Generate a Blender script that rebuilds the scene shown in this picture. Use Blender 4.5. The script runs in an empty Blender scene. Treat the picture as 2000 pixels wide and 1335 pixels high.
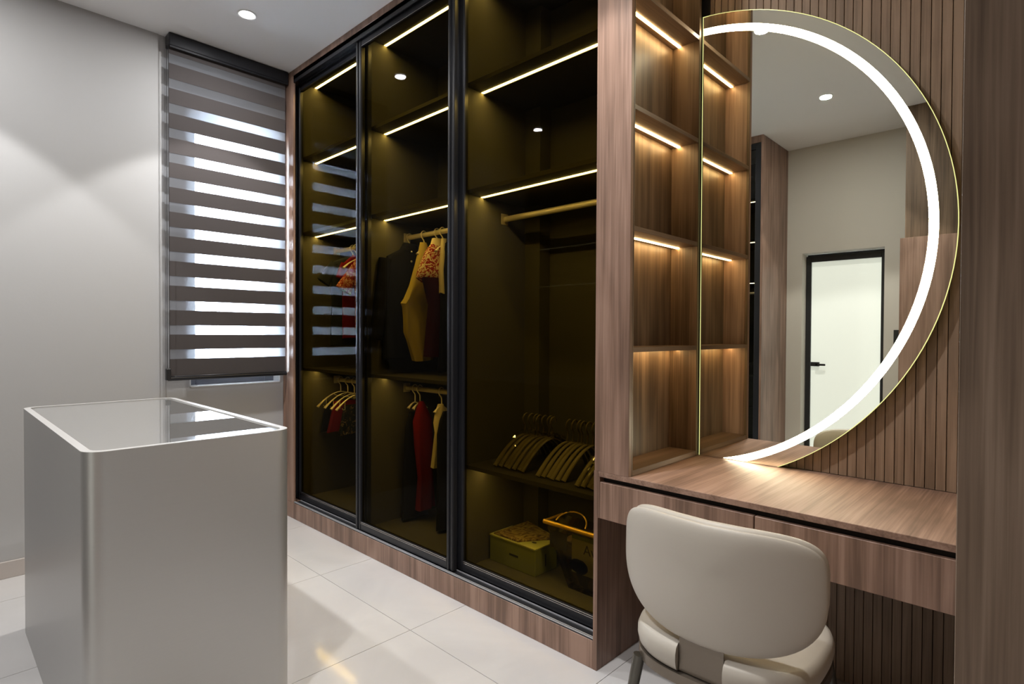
import bpy, bmesh, math, random
from mathutils import Vector, Matrix, noise
random.seed(7)
C = bpy.context.scene.collection
sc = bpy.context.scene
PI = math.pi

# ------------------------------------------------------------------ camera, sky, exposure
H = 1.285
ZC = 3.0835            # ceiling
cd = bpy.data.cameras.new('camera'); cam = bpy.data.objects.new('camera', cd); C.objects.link(cam)
cd.sensor_width = 36.0; cd.sensor_fit = 'HORIZONTAL'; cd.lens = 1109.43 / 2000 * 36
cd.clip_start = 0.02
Fv = Vector((-0.69286807, 0.72092288, -0.01428404)); Rv = Vector((0.72094142, 0.6929798, 0.00473955)); Uv = Vector((-0.0133154, 0.00701408, 0.99988674))
cam.matrix_world = Matrix(((Rv.x, Uv.x, -Fv.x, 0), (Rv.y, Uv.y, -Fv.y, 0), (Rv.z, Uv.z, -Fv.z, H), (0, 0, 0, 1)))
sc.camera = cam
W = bpy.data.worlds.new('sky'); sc.world = W; W.use_nodes = True
W.node_tree.nodes['Background'].inputs[0].default_value = (0.80, 0.90, 1.0, 1)     # bright overcast daylight
W.node_tree.nodes['Background'].inputs[1].default_value = 15.0
sc.view_settings.view_transform = 'Standard'; sc.view_settings.look = 'None'
sc.view_settings.gamma = 1.0; sc.view_settings.use_curve_mapping = False
sc.view_settings.exposure = 1.52
sc.cycles.max_bounces = 10; sc.cycles.diffuse_bounces = 8; sc.cycles.glossy_bounces = 6
sc.cycles.transmission_bounces = 6; sc.cycles.transparent_max_bounces = 16
sc.cycles.caustics_reflective = False; sc.cycles.caustics_refractive = False
sc.cycles.sample_clamp_indirect = 6.0
SPOT_W, DISC_W = 30.0, 4.5
DOWNLIGHTS = [(-3.33, 1.29), (-3.31, -0.06), (-1.28, 1.22), (-1.284, -0.07)]

# ------------------------------------------------------------------ materials
def mat(name, col, rough=0.5, metal=0.0, spec=0.5, emit=None, estr=0.0, coat=0.0):
    m = bpy.data.materials.new(name); m.use_nodes = True
    b = m.node_tree.nodes['Principled BSDF']
    b.inputs['Base Color'].default_value = (*col, 1); b.inputs['Roughness'].default_value = rough
    b.inputs['Metallic'].default_value = metal; b.inputs['Specular IOR Level'].default_value = spec
    b.inputs['Coat Weight'].default_value = coat
    if emit:
        b.inputs['Emission Color'].default_value = (*emit, 1); b.inputs['Emission Strength'].default_value = estr
    return m
def nodes(m): return m.node_tree.nodes, m.node_tree.links, m.node_tree.nodes['Principled BSDF']
def ramp(N, stops):
    r = N.new('ShaderNodeValToRGB'); e = r.color_ramp.elements
    while len(e) < len(stops): e.new(0.5)
    for i, (p, c) in enumerate(stops): e[i].position = p; e[i].color = (*c, 1)
    return r
def wood(name, cols, grain='z', rough=0.42, scale=1.0, spec=0.4, wave=0.35):
    m = mat(name, cols[1], rough, spec=spec); N, L, B = nodes(m)
    tc = N.new('ShaderNodeTexCoord'); oi = N.new('ShaderNodeObjectInfo')
    off = N.new('ShaderNodeVectorMath'); off.operation = 'SCALE'; off.inputs[0].default_value = (13.1, 7.7, 5.3)
    L.new(oi.outputs['Random'], off.inputs['Scale'])
    add = N.new('ShaderNodeVectorMath'); add.operation = 'ADD'
    L.new(tc.outputs['Object'], add.inputs[0]); L.new(off.outputs[0], add.inputs[1])
    def mapped(a, b):
        mp = N.new('ShaderNodeMapping'); s = [a*scale]*3; s['xyz'.index(grain)] = b*scale
        mp.inputs['Scale'].default_value = s; L.new(add.outputs[0], mp.inputs['Vector']); return mp
    def nz(mp, sc_, det, dist):
        n = N.new('ShaderNodeTexNoise'); n.inputs['Scale'].default_value = sc_; n.inputs['Detail'].default_value = det
        n.inputs['Distortion'].default_value = dist; L.new(mp.outputs[0], n.inputs['Vector']); return n
    n1 = nz(mapped(1, 0.035), 26, 3, wave)           # broad streaks
    n2 = nz(mapped(1, 0.02), 150, 4, 0.4)            # fine fibres
    n3 = nz(mapped(1, 0.25), 7, 2, 0.6)              # slow shift of tone
    mx = N.new('ShaderNodeMath'); mx.operation = 'MULTIPLY_ADD'; mx.inputs[1].default_value = 0.38
    L.new(n2.outputs['Fac'], mx.inputs[0]); 
    m1 = N.new('ShaderNodeMath'); m1.operation = 'MULTIPLY'; m1.inputs[1].default_value = 0.62; L.new(n1.outputs['Fac'], m1.inputs[0])
    L.new(m1.outputs[0], mx.inputs[2])
    m2 = N.new('ShaderNodeMath'); m2.operation = 'MULTIPLY_ADD'; m2.inputs[1].default_value = 0.5; m2.inputs[2].default_value = -0.25
    L.new(n3.outputs['Fac'], m2.inputs[0])
    m3 = N.new('ShaderNodeMath'); m3.operation = 'ADD'; L.new(mx.outputs[0], m3.inputs[0]); L.new(m2.outputs[0], m3.inputs[1])
    r = ramp(N, [(0.37, cols[0]), (0.5, cols[1]), (0.63, cols[2])]); L.new(m3.outputs[0], r.inputs[0])
    L.new(r.outputs[0], B.inputs['Base Color'])
    bp = N.new('ShaderNodeBump'); bp.inputs['Strength'].default_value = 0.06; bp.inputs['Distance'].default_value = 0.002
    L.new(n2.outputs['Fac'], bp.inputs['Height']); L.new(bp.outputs[0], B.inputs['Normal'])
    return m
WAL = [(0.165, 0.100, 0.072), (0.255, 0.157, 0.115), (0.345, 0.222, 0.168)]
M_wood = wood('walnut_laminate', WAL)
M_wood_y = wood('walnut_laminate_crossways', WAL, grain='y', rough=0.58, spec=0.3)
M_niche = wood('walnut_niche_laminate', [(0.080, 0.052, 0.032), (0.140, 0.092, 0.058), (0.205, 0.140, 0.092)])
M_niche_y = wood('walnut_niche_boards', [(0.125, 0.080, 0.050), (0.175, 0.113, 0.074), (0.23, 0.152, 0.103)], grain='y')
M_slat = wood('fluted_walnut', [(0.20, 0.135, 0.09), (0.275, 0.188, 0.128), (0.345, 0.242, 0.168)], rough=0.5, scale=1.6)
M_panel = wood('walnut_figured', [(0.12, 0.085, 0.060), (0.21, 0.152, 0.110), (0.30, 0.225, 0.168)], scale=1.0, wave=0.9)
M_groove = mat('groove_black', (0.012, 0.009, 0.008), 0.7)

def plaster(name, col, bump=0.02):
    m = mat(name, col, 0.75, spec=0.25); N, L, B = nodes(m)
    tc = N.new('ShaderNodeTexCoord'); n = N.new('ShaderNodeTexNoise'); n.inputs['Scale'].default_value = 90
    L.new(tc.outputs['Object'], n.inputs['Vector'])
    bp = N.new('ShaderNodeBump'); bp.inputs['Strength'].default_value = bump; bp.inputs['Distance'].default_value = 0.01
    L.new(n.outputs['Fac'], bp.inputs['Height']); L.new(bp.outputs[0], B.inputs['Normal']); return m
M_wall = plaster('wall_paint_grey', (0.48, 0.478, 0.48))
M_wallb = plaster('wall_paint_beige', (0.62, 0.59, 0.53))
M_ceil = plaster('ceiling_paint', (0.93, 0.93, 0.93))
M_jamb = plaster('white_jamb', (0.82, 0.83, 0.84))
M_tile = mat('polished_porcelain', (0.62, 0.60, 0.595), 0.10, spec=0.5)
N, L, B = nodes(M_tile)
tc = N.new('ShaderNodeTexCoord'); n = N.new('ShaderNodeTexNoise'); n.inputs['Scale'].default_value = 2.2; n.inputs['Detail'].default_value = 6; n.inputs['Distortion'].default_value = 1.2
L.new(tc.outputs['Object'], n.inputs['Vector'])
r = ramp(N, [(0.35, (0.54, 0.527, 0.527)), (0.7, (0.60, 0.587, 0.583))]); L.new(n.outputs['Fac'], r.inputs[0]); L.new(r.outputs[0], B.inputs['Base Color'])
M_grout = mat('grout_grey', (0.30, 0.28, 0.27), 0.8)
M_skirt = mat('skirting_tile_beige', (0.52, 0.47, 0.44), 0.2)

M_black = mat('black_anodised_aluminium', (0.022, 0.023, 0.028), 0.32, metal=0.3, spec=0.5)
M_blackm = mat('matt_black_metal', (0.02, 0.02, 0.022), 0.45, spec=0.4)
M_bead = mat('bright_bead', (0.55, 0.53, 0.52), 0.25, metal=1.0)
M_track = mat('silver_track', (0.50, 0.51, 0.54), 0.38, metal=0.35)
M_alu = mat('grey_window_aluminium', (0.16, 0.17, 0.20), 0.4, metal=0.3)
M_inside = plaster('wardrobe_lining_taupe', (0.085, 0.080, 0.066), 0.05)
M_shelf = mat('wardrobe_shelf_dark', (0.035, 0.030, 0.024), 0.55)
M_rod = mat('hanging_rail_champagne', (0.62, 0.56, 0.45), 0.35, metal=0.4)
M_hanger = mat('hanger_cream_plastic', (0.72, 0.66, 0.52), 0.4)
M_hangk = mat('hanger_khaki_flock', (0.17, 0.14, 0.08), 0.6)
M_steel = mat('hook_steel', (0.6, 0.55, 0.45), 0.3, metal=1.0)

def glass_mix(name, tint, gloss_col=(1, 1, 1), ior=1.45, rough=0.0, refl=1.0):
    m = bpy.data.materials.new(name); m.use_nodes = True; N = m.node_tree.nodes; L = m.node_tree.links; N.clear()
    o = N.new('ShaderNodeOutputMaterial'); mix = N.new('ShaderNodeMixShader'); t = N.new('ShaderNodeBsdfTransparent'); g = N.new('ShaderNodeBsdfGlossy'); f = N.new('ShaderNodeFresnel')
    t.inputs[0].default_value = (*tint, 1); g.inputs[0].default_value = (*gloss_col, 1); g.inputs['Roughness'].default_value = rough; f.inputs[0].default_value = ior
    k = N.new('ShaderNodeMath'); k.operation = 'MULTIPLY'; k.inputs[1].default_value = refl; L.new(f.outputs[0], k.inputs[0]); L.new(k.outputs[0], mix.inputs[0]); L.new(t.outputs[0], mix.inputs[1]); L.new(g.outputs[0], mix.inputs[2]); L.new(mix.outputs[0], o.inputs[0])
    return m
M_amber = glass_mix('amber_tinted_glass', (0.43, 0.345, 0.115), ior=1.30, refl=0.15)
M_grey = glass_mix('grey_tinted_glass', (0.30, 0.31, 0.30), ior=1.35)
M_pane = glass_mix('clear_window_glass', (0.96, 0.97, 0.97))
M_topglass = glass_mix('island_top_glass', (0.92, 0.93, 0.93), ior=1.55, refl=1.15)
N = M_topglass.node_tree.nodes; L = M_topglass.node_tree.links; o = [x for x in N if x.type == 'OUTPUT_MATERIAL'][0]
src = o.inputs[0].links[0].from_socket; d = N.new('ShaderNodeBsdfDiffuse'); d.inputs[0].default_value = (0.75, 0.76, 0.76, 1)      # pale haze mixed into the pane to lift its dark reflections
mh = N.new('ShaderNodeMixShader'); mh.inputs[0].default_value = 0.085; L.new(src, mh.inputs[1]); L.new(d.outputs[0], mh.inputs[2]); L.new(mh.outputs[0], o.inputs[0])
M_film = glass_mix('clear_plastic_film', (0.93, 0.91, 0.86), ior=1.45, rough=0.08, refl=1.6)
M_mirror = bpy.data.materials.new('silvered_mirror'); M_mirror.use_nodes = True
N = M_mirror.node_tree.nodes; L = M_mirror.node_tree.links; N.clear()
o = N.new('ShaderNodeOutputMaterial'); g = N.new('ShaderNodeBsdfGlossy'); g.inputs[0].default_value = (0.80, 0.81, 0.74, 1); g.inputs['Roughness'].default_value = 0.0; L.new(g.outputs[0], o.inputs[0])
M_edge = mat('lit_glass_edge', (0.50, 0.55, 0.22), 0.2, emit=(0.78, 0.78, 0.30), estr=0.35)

def emission(name, col, s):
    m = bpy.data.materials.new(name); m.use_nodes = True; N = m.node_tree.nodes; L = m.node_tree.links; N.clear()
    o = N.new('ShaderNodeOutputMaterial'); e = N.new('ShaderNodeEmission'); e.inputs[0].default_value = (*col, 1); e.inputs[1].default_value = s
    L.new(e.outputs[0], o.inputs[0]); return m
M_led = emission('wardrobe_led', (1.0, 0.83, 0.50), 24.0)
M_ledl = emission('wardrobe_led_low', (1.0, 0.80, 0.45), 34.0)
M_ledo = emission('opposite_wardrobe_led', (1.0, 0.83, 0.50), 7.0)
M_ledn = emission('niche_led', (1.0, 0.66, 0.28), 13.0)
M_band = emission('mirror_light_band', (1.0, 0.90, 0.62), 13.0)
M_dl = emission('downlight_diffuser', (1.0, 0.97, 0.93), 6.0)

def fabric(name, col, rough=0.85, sheen=0.2, scale=300):
    m = mat(name, col, rough, spec=0.04); N, L, B = nodes(m); B.inputs['Sheen Weight'].default_value = 0.0
    tc = N.new('ShaderNodeTexCoord'); n = N.new('ShaderNodeTexNoise'); n.inputs['Scale'].default_value = scale; L.new(tc.outputs['Object'], n.inputs['Vector'])
    bp = N.new('ShaderNodeBump'); bp.inputs['Strength'].default_value = 0.05; bp.inputs['Distance'].default_value = 0.001
    L.new(n.outputs['Fac'], bp.inputs['Height']); L.new(bp.outputs[0], B.inputs['Normal']); return m
def pattern(name, c1, c2, c3, scale=28, lo=0.46, hi=0.56, dist=1.5):
    m = fabric(name, c1); N, L, B = nodes(m)
    tc = N.new('ShaderNodeTexCoord'); n = N.new('ShaderNodeTexNoise'); n.inputs['Scale'].default_value = scale; n.inputs['Detail'].default_value = 3; n.inputs['Distortion'].default_value = dist
    L.new(tc.outputs['Object'], n.inputs['Vector'])
    r = ramp(N, [(lo, c1), ((lo+hi)/2, c2), (hi, c3)]); r.color_ramp.interpolation = 'LINEAR'
    L.new(n.outputs['Fac'], r.inputs[0]); L.new(r.outputs[0], B.inputs['Base Color']); return m
M_leather = mat('white_leather', (0.50, 0.465, 0.41), 0.42, spec=0.4)
N, L, B = nodes(M_leather); tc = N.new('ShaderNodeTexCoord'); n = N.new('ShaderNodeTexVoronoi'); n.inputs['Scale'].default_value = 420
L.new(tc.outputs['Object'], n.inputs['Vector']); bp = N.new('ShaderNodeBump'); bp.inputs['Strength'].default_value = 0.05; bp.inputs['Distance'].default_value = 0.001
L.new(n.outputs['Distance'], bp.inputs['Height']); L.new(bp.outputs[0], B.inputs['Normal'])
M_champ = mat('champagne_metal', (0.20, 0.17, 0.14), 0.32, metal=0.7)
M_gun = mat('gunmetal_tube', (0.13, 0.125, 0.11), 0.3, metal=0.8)
M_island = mat('brushed_champagne_laminate', (0.40, 0.39, 0.375), 0.36, metal=0.55)
N, L, B = nodes(M_island); tc = N.new('ShaderNodeTexCoord'); mp = N.new('ShaderNodeMapping'); mp.inputs['Scale'].default_value = (1, 1, 90)
n = N.new('ShaderNodeTexNoise'); n.inputs['Scale'].default_value = 5; n.inputs['Detail'].default_value = 3; L.new(tc.outputs['Object'], mp.inputs[0]); L.new(mp.outputs[0], n.inputs['Vector'])
r = ramp(N, [(0.3, (0.476, 0.473, 0.466)), (0.7, (0.484, 0.481, 0.474))]); L.new(n.outputs['Fac'], r.inputs[0]); L.new(r.outputs[0], B.inputs['Base Color'])
M_rim = mat('island_rim_grey', (0.55, 0.545, 0.54), 0.3, metal=0.2)
M_felt = mat('jewellery_tray_felt', (0.80, 0.80, 0.80), 0.9)

# opaque and sheer bands of the blind
M_opaque = fabric('blind_opaque_taupe', (0.085, 0.076, 0.076), 0.9, 0.0, 500)
M_sheer = bpy.data.materials.new('blind_sheer'); M_sheer.use_nodes = True
N = M_sheer.node_tree.nodes; L = M_sheer.node_tree.links; N.clear()
o = N.new('ShaderNodeOutputMaterial'); mixa = N.new('ShaderNodeMixShader'); t = N.new('ShaderNodeBsdfTransparent'); t.inputs[0].default_value = (0.86, 0.88, 0.92, 1)
mixb = N.new('ShaderNodeMixShader'); d = N.new('ShaderNodeBsdfDiffuse'); d.inputs[0].default_value = (0.42, 0.42, 0.43, 1); tr = N.new('ShaderNodeBsdfTranslucent'); tr.inputs[0].default_value = (0.6, 0.62, 0.66, 1)
mixb.inputs[0].default_value = 0.55; L.new(d.outputs[0], mixb.inputs[1]); L.new(tr.outputs[0], mixb.inputs[2])
mixa.inputs[0].default_value = 0.38; L.new(t.outputs[0], mixa.inputs[1]); L.new(mixb.outputs[0], mixa.inputs[2]); L.new(mixa.outputs[0], o.inputs[0])
M_frost = mat('frosted_door_glass', (0.86, 0.88, 0.85), 0.35, emit=(0.93, 1.0, 0.94), estr=0.20)  # weak glow put into the pane, standing in for light behind it

# ------------------------------------------------------------------ mesh helpers
def box(bm, x0, x1, y0, y1, z0, z1, bev=0.0, seg=1):
    x0, x1 = min(x0, x1), max(x0, x1); y0, y1 = min(y0, y1), max(y0, y1); z0, z1 = min(z0, z1), max(z0, z1)
    r = bmesh.ops.create_cube(bm, size=1.0)
    for v in r['verts']:
        v.co = Vector(((x0+x1)/2 + v.co.x*(x1-x0), (y0+y1)/2 + v.co.y*(y1-y0), (z0+z1)/2 + v.co.z*(z1-z0)))
    if bev > 0:
        es = list({e for v in r['verts'] for e in v.link_edges})
        bmesh.ops.bevel(bm, geom=es, offset=bev, segments=seg, affect='EDGES', profile=0.5)
def B_(*a, **k):
    bm = bmesh.new(); box(bm, *a, **k); return bm
def ring_loft(bm, rings, closed=True, cap=True):
    vr = [[bm.verts.new(p) for p in ring] for ring in rings]
    n = len(vr[0]); last = n if closed else n-1
    for a, b in zip(vr, vr[1:]):
        for i in range(last):
            j = (i+1) % n
            try: bm.faces.new((a[i], a[j], b[j], b[i]))
            except ValueError: pass
    if cap and closed:
        for r_ in (vr[0][::-1], vr[-1]):
            try: bm.faces.new(r_)
            except ValueError: pass
    return vr
def tube(bm, pts, r, n=8, flat=None, upv=None):
    pts = [Vector(p) for p in pts]; rings = []
    for i, p in enumerate(pts):
        d = (pts[min(i+1, len(pts)-1)] - pts[max(i-1, 0)]).normalized()
        ref = Vector(upv) if upv else (Vector((1, 0, 0)) if abs(d.x) < 0.9 else Vector((0, 0, 1)))
        a = (ref - d*ref.dot(d)).normalized(); b = d.cross(a)
        rr = r[i] if isinstance(r, (list, tuple)) else r
        ra, rb = (rr*(flat[0] if flat else 1), rr*(flat[1] if flat else 1))
        rings.append([p + a*ra*math.cos(2*PI*k/n) + b*rb*math.sin(2*PI*k/n) for k in range(n)])
    ring_loft(bm, rings)
def prism(bm, poly, z0, z1):
    lo = [bm.verts.new((x, y, z0)) for x, y in poly]; hi = [bm.verts.new((x, y, z1)) for x, y in poly]; n = len(poly)
    bm.faces.new(lo[::-1]); bm.faces.new(hi)
    for i in range(n): bm.faces.new((lo[i], lo[(i+1) % n], hi[(i+1) % n], hi[i]))
def smooth_curve(pts, k=6):
    pts = [Vector(p) for p in pts]; out = []
    for i in range(len(pts)-1):
        p0, p1, p2, p3 = pts[max(i-1, 0)], pts[i], pts[i+1], pts[min(i+2, len(pts)-1)]
        for s in range(k):
            t = s/k; out.append(0.5*((2*p1) + (p2-p0)*t + (2*p0-5*p1+4*p2-p3)*t*t + (3*p1-p0-3*p2+p3)*t**3))
    out.append(pts[-1]); return out
def superell(cx, cy, a, b, p, n=64):
    o = []
    for i in range(n):
        t = 2*PI*i/n; c, s = math.cos(t), math.sin(t)
        o.append((cx + a*math.copysign(abs(c)**(2/p), c), cy + b*math.copysign(abs(s)**(2/p), s)))
    return o
def roundrect(x0, x1, y0, y1, r, n=8):
    o = []
    for cx, cy, a0 in ((x1-r, y1-r, 0), (x0+r, y1-r, 90), (x0+r, y0+r, 180), (x1-r, y0+r, 270)):
        for i in range(n+1):
            a = math.radians(a0 + 90*i/n); o.append((cx + r*math.cos(a), cy + r*math.sin(a)))
    return o

def to_obj(name, bm, m, smooth=False):
    bmesh.ops.recalc_face_normals(bm, faces=bm.faces[:])
    me = bpy.data.meshes.new(name); bm.to_mesh(me); bm.free()
    me.materials.append(m)
    if smooth:
        for p_ in me.polygons: p_.use_smooth = True
        me.set_sharp_from_angle(angle=math.radians(40))
    o = bpy.data.objects.new(name, me); C.objects.link(o); return o
def wpos(o):
    v = Vector((0, 0, 0))
    while o is not None: v += o.location; o = o.parent
    return v
def part(name, bm, m, parent, smooth=False, label=None):
    """bm is built in world coordinates; it becomes a mesh child of parent"""
    bm.transform(Matrix.Translation(-wpos(parent)))
    o = to_obj(name, bm, m, smooth); o.parent = parent
    if label: o['label'] = label
    return o
def tag(o, label, cat, group=None):
    o['label'] = label; o['category'] = cat
    if group: o['group'] = group
    return o
def thing(name, loc, label, cat, group=None):
    o = bpy.data.objects.new(name, None); C.objects.link(o); o.location = loc; o.empty_display_size = 0.1
    return tag(o, label, cat, group)
def solid(name, bm, m, loc, label, cat, group=None, smooth=False):
    bm.transform(Matrix.Translation(-Vector(loc))); o = to_obj(name, bm, m, smooth); o.location = loc
    return tag(o, label, cat, group)
def struct(name, bm, m):
    o = to_obj(name, bm, m); o['kind'] = 'structure'; return o
def dup(root, loc, label, rot=None, group=None):
    r_ = root.copy(); C.objects.link(r_); r_.location = loc; r_['label'] = label
    if rot is not None: r_.rotation_euler = rot
    if group: r_['group'] = group
    for ch in list(root.children):
        c = ch.copy(); C.objects.link(c); c.parent = r_
        for g_ in list(ch.children):
            d_ = g_.copy(); C.objects.link(d_); d_.parent = c
    return r_

# ------------------------------------------------------------------ room shell
XW, XR, YB, YF = -3.939, 1.30, -1.23, 2.392
WY0, WY1, WZ0, WZ1 = 1.173, 1.752, 0.938, 2.693
bm = bmesh.new()                                     # window wall with its opening
XL = XW - 0.010
box(bm, XW-0.20, XL, YB-0.2, WY0, 0, ZC); box(bm, XW-0.20, XL, WY1, YF+0.2, 0, ZC)
box(bm, XW-0.20, XL, WY0, WY1, 0, WZ0); box(bm, XW-0.20, XL, WY0, WY1, WZ1, ZC)
wl = struct('wall_left', bm, M_wall)
bm = bmesh.new(); box(bm, XL, XW-0.005, YB, 1.037, 0, ZC); box(bm, XW-0.005, XW, YB, 1.006, 0, ZC)
struct('trim_1', bm, M_wall)
bm = bmesh.new(); t_ = 0.006                          # white reveal lining of the window opening
box(bm, XW-0.19, XL+0.004, WY0, WY0+t_, WZ0, WZ1); box(bm, XW-0.19, XL+0.004, WY1-t_, WY1, WZ0, WZ1)
box(bm, XW-0.19, XL+0.004, WY0, WY1, WZ0, WZ0+t_); box(bm, XW-0.19, XL+0.004, WY0, WY1, WZ1-t_, WZ1)
struct('trim_2', bm, M_jamb)
win = bpy.data.objects.new('window_1', None); C.objects.link(win); win.location = (XW-0.11, (WY0+WY1)/2, WZ0); win['kind'] = 'structure'
bm = bmesh.new(); fx0, fx1, fw = XW-0.145, XW-0.105, 0.058
y0, y1, z0, z1 = WY0+t_, WY1-t_, WZ0+t_, WZ1-t_
box(bm, fx0, fx1, y0, y0+fw, z0, z1, 0.002); box(bm, fx0, fx1, y1-fw, y1, z0, z1, 0.002)
box(bm, fx0, fx1, y0+fw, y1-fw, z0, z0+fw, 0.002); box(bm, fx0, fx1, y0+fw, y1-fw, z1-fw, z1, 0.002)
part('window_frame', bm, M_alu, win)
part('window_pane', B_(fx0+0.015, fx0+0.021, y0+fw-0.005, y1-fw+0.005, z0+fw-0.005, z1-fw+0.005), M_pane, win)
# wall with the door, behind the camera (seen in the mirror)
DX0, DX1, DZ = -1.787, -1.111, 2.071
bm = bmesh.new()
box(bm, XW-0.2, DX0, YB-0.2, YB, 0, ZC); box(bm, DX1, XR+0.2, YB-0.2, YB, 0, ZC); box(bm, DX0, DX1, YB-0.2, YB, DZ, ZC)
struct('wall_back', bm, M_wallb)
struct('wall_front', B_(XW-0.2, XR+0.2, YF, YF+0.2, 0, ZC), M_wall)
struct('wall_right', B_(XR, XR+0.2, YB-0.2, YF+0.2, 0, ZC), M_wall)
struct('ceiling', B_(XW-0.2, XR+0.2, YB-0.2, YF+0.2, ZC, ZC+0.15), M_ceil)
fl = struct('floor', B_(XW-0.2, XR+0.2, YB-0.25, YF+0.2, -0.16, -0.002), M_grout)
gx = [XW, -3.607, -2.807, -2.007, -1.207, -0.407, 0.393, 1.193, XR]; gy = [YB-0.12, -0.94, -0.14, 0.66, 1.46, 2.26, YF]
for i in range(len(gx)-1):
    for j in range(len(gy)-1):
        g_ = 0.0012; bm = B_(gx[i]+g_, gx[i+1]-g_, gy[j]+g_, gy[j+1]-g_, -0.012, 0.0)
        t = part('tile', bm, M_tile, fl)
door = bpy.data.objects.new('door_1', None); C.objects.link(door); door.location = ((DX0+DX1)/2, -1.38, 0); door['kind'] = 'structure'
bm = bmesh.new(); a0, a1, a2 = DX0+0.001, DX1-0.001, 2.05
box(bm, a0, a0+0.045, -1.40, -1.35, 0, a2, 0.003); box(bm, a1-0.045, a1, -1.40, -1.35, 0, a2, 0.003)
box(bm, a0+0.045, a1-0.045, -1.40, -1.35, a2-0.055, a2, 0.003); box(bm, a0+0.045, a1-0.045, -1.40, -1.35, 0.0, 0.06, 0.003)
box(bm, a0, a1, -1.42, -1.40, a2, DZ)
part('door_frame', bm, M_blackm, door)
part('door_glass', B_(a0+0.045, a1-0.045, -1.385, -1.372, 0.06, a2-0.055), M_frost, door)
bm = bmesh.new(); box(bm, a0+0.05, a0+0.125, -1.372, -1.345, 0.985, 1.025, 0.003); box(bm, a0+0.10, a0+0.185, -1.335, -1.318, 0.993, 1.012, 0.003); box(bm, a0+0.10, a0+0.12, -1.372, -1.318, 0.993, 1.012, 0.003)
part('door_handle', bm, M_blackm, door)
bm = bmesh.new(); box(bm, XW, XW+0.012, YB, 1.006, 0.0, 0.088, 0.002)
struct('baseboard_left', bm, M_skirt)
struct('baseboard_back', B_(-1.11+0.002, -0.91, YB, YB+0.012, 0, 0.088, bev=0.002), M_skirt)

# ------------------------------------------------------------------ ceiling downlights
lab = ['round white downlight lit in the ceiling near the striped window blind', 'round ceiling downlight above the island, its reflection faint in the third glass door',
       'round downlight lit in the ceiling in front of the half-moon mirror', 'round downlight lit in the ceiling seen reflected in the middle of the mirror']
for k, (x, y) in enumerate(DOWNLIGHTS):
    t = thing('downlight', (x, y, ZC), lab[k], 'ceiling light', 'recessed ceiling downlights')
    bm = bmesh.new(); n = 28; rings = []
    for r_, z in ((0.052, ZC), (0.052, ZC-0.004), (0.046, ZC-0.006), (0.040, ZC-0.003), (0.040, ZC)):
        rings.append([(x+r_*math.cos(2*PI*i/n), y+r_*math.sin(2*PI*i/n), z) for i in range(n)])
    ring_loft(bm, rings, cap=False); part('trim_ring', bm, M_jamb, t, True)
    bm = bmesh.new(); prism(bm, [(x+0.039*math.cos(2*PI*i/n), y+0.039*math.sin(2*PI*i/n)) for i in range(n)], ZC-0.004, ZC-0.0005); part('diffuser', bm, M_dl, t)
    for kind in ('SPOT', 'AREA'):
        l = bpy.data.lights.new('downlight_' + kind.lower() + '_lamp', kind); o = bpy.data.objects.new(l.name, l); C.objects.link(o)
        o.parent = t; o.location = (0, 0, -0.012); l.color = (1.0, 0.985, 0.965)
        if kind == 'SPOT': l.energy = SPOT_W; l.spot_size = math.radians(91); l.spot_blend = 0.16; l.shadow_soft_size = 0.035
        else: l.energy = DISC_W; l.shape = 'DISK'; l.size = 0.075

# ------------------------------------------------------------------ zebra blind
BY0, BY1, BX = 1.045, 1.763, -3.889
bl = thing('zebra_blind', (-3.9, 1.40, 0.99), 'tall zebra roller blind with dark taupe and sheer stripes over the window', 'window blind')
part('cassette', B_(XL+0.012, -3.854, 1.040, 1.771, 3.005, ZC-0.001, bev=0.006, seg=2), M_black, bl, label='black aluminium head box')
bm = B_(-3.868, -3.858, 1.046, 1.770, 2.996, 3.006); part('cassette_lip', bm, M_black, bl)
def band(za, zb, m, nm, dx):
    bm = bmesh.new(); box(bm, BX-0.0006+dx, BX+0.0006+dx, BY0, BY1, za, zb); return part(nm, bm, m, bl)
band(1.122+0.149*12+0.058, 3.03, M_opaque, 'opaque_band', 0.0)
for k in range(13):
    za = 1.122 + 0.149*k
    band(za-0.001, za+0.059, M_sheer, 'sheer_band', -0.0015)
    band(za-0.091 if k else 1.012, za, M_opaque, 'opaque_band', 0.0)
bm = bmesh.new(); tube(bm, [(BX, BY0-0.008, 1.002), (BX, BY1+0.006, 1.002)], 0.013, 12); box(bm, BX-0.004, BX+0.010, BY0-0.004, BY1+0.004, 1.006, 1.018, 0.002)
part('hem_bar', bm, M_black, bl, True, 'black bottom bar')
bm = bmesh.new()
for yy, xx in ((1.034, -3.886), (1.040, -3.868)): tube(bm, [(xx, yy, 3.01), (xx, yy, 1.05)], 0.0016, 6)
part('control_chain', bm, M_blackm, bl)
part('chain_tensioner', B_(-3.895, -3.862, 1.022, 1.046, 0.995, 1.065, bev=0.003), M_blackm, bl)

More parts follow.
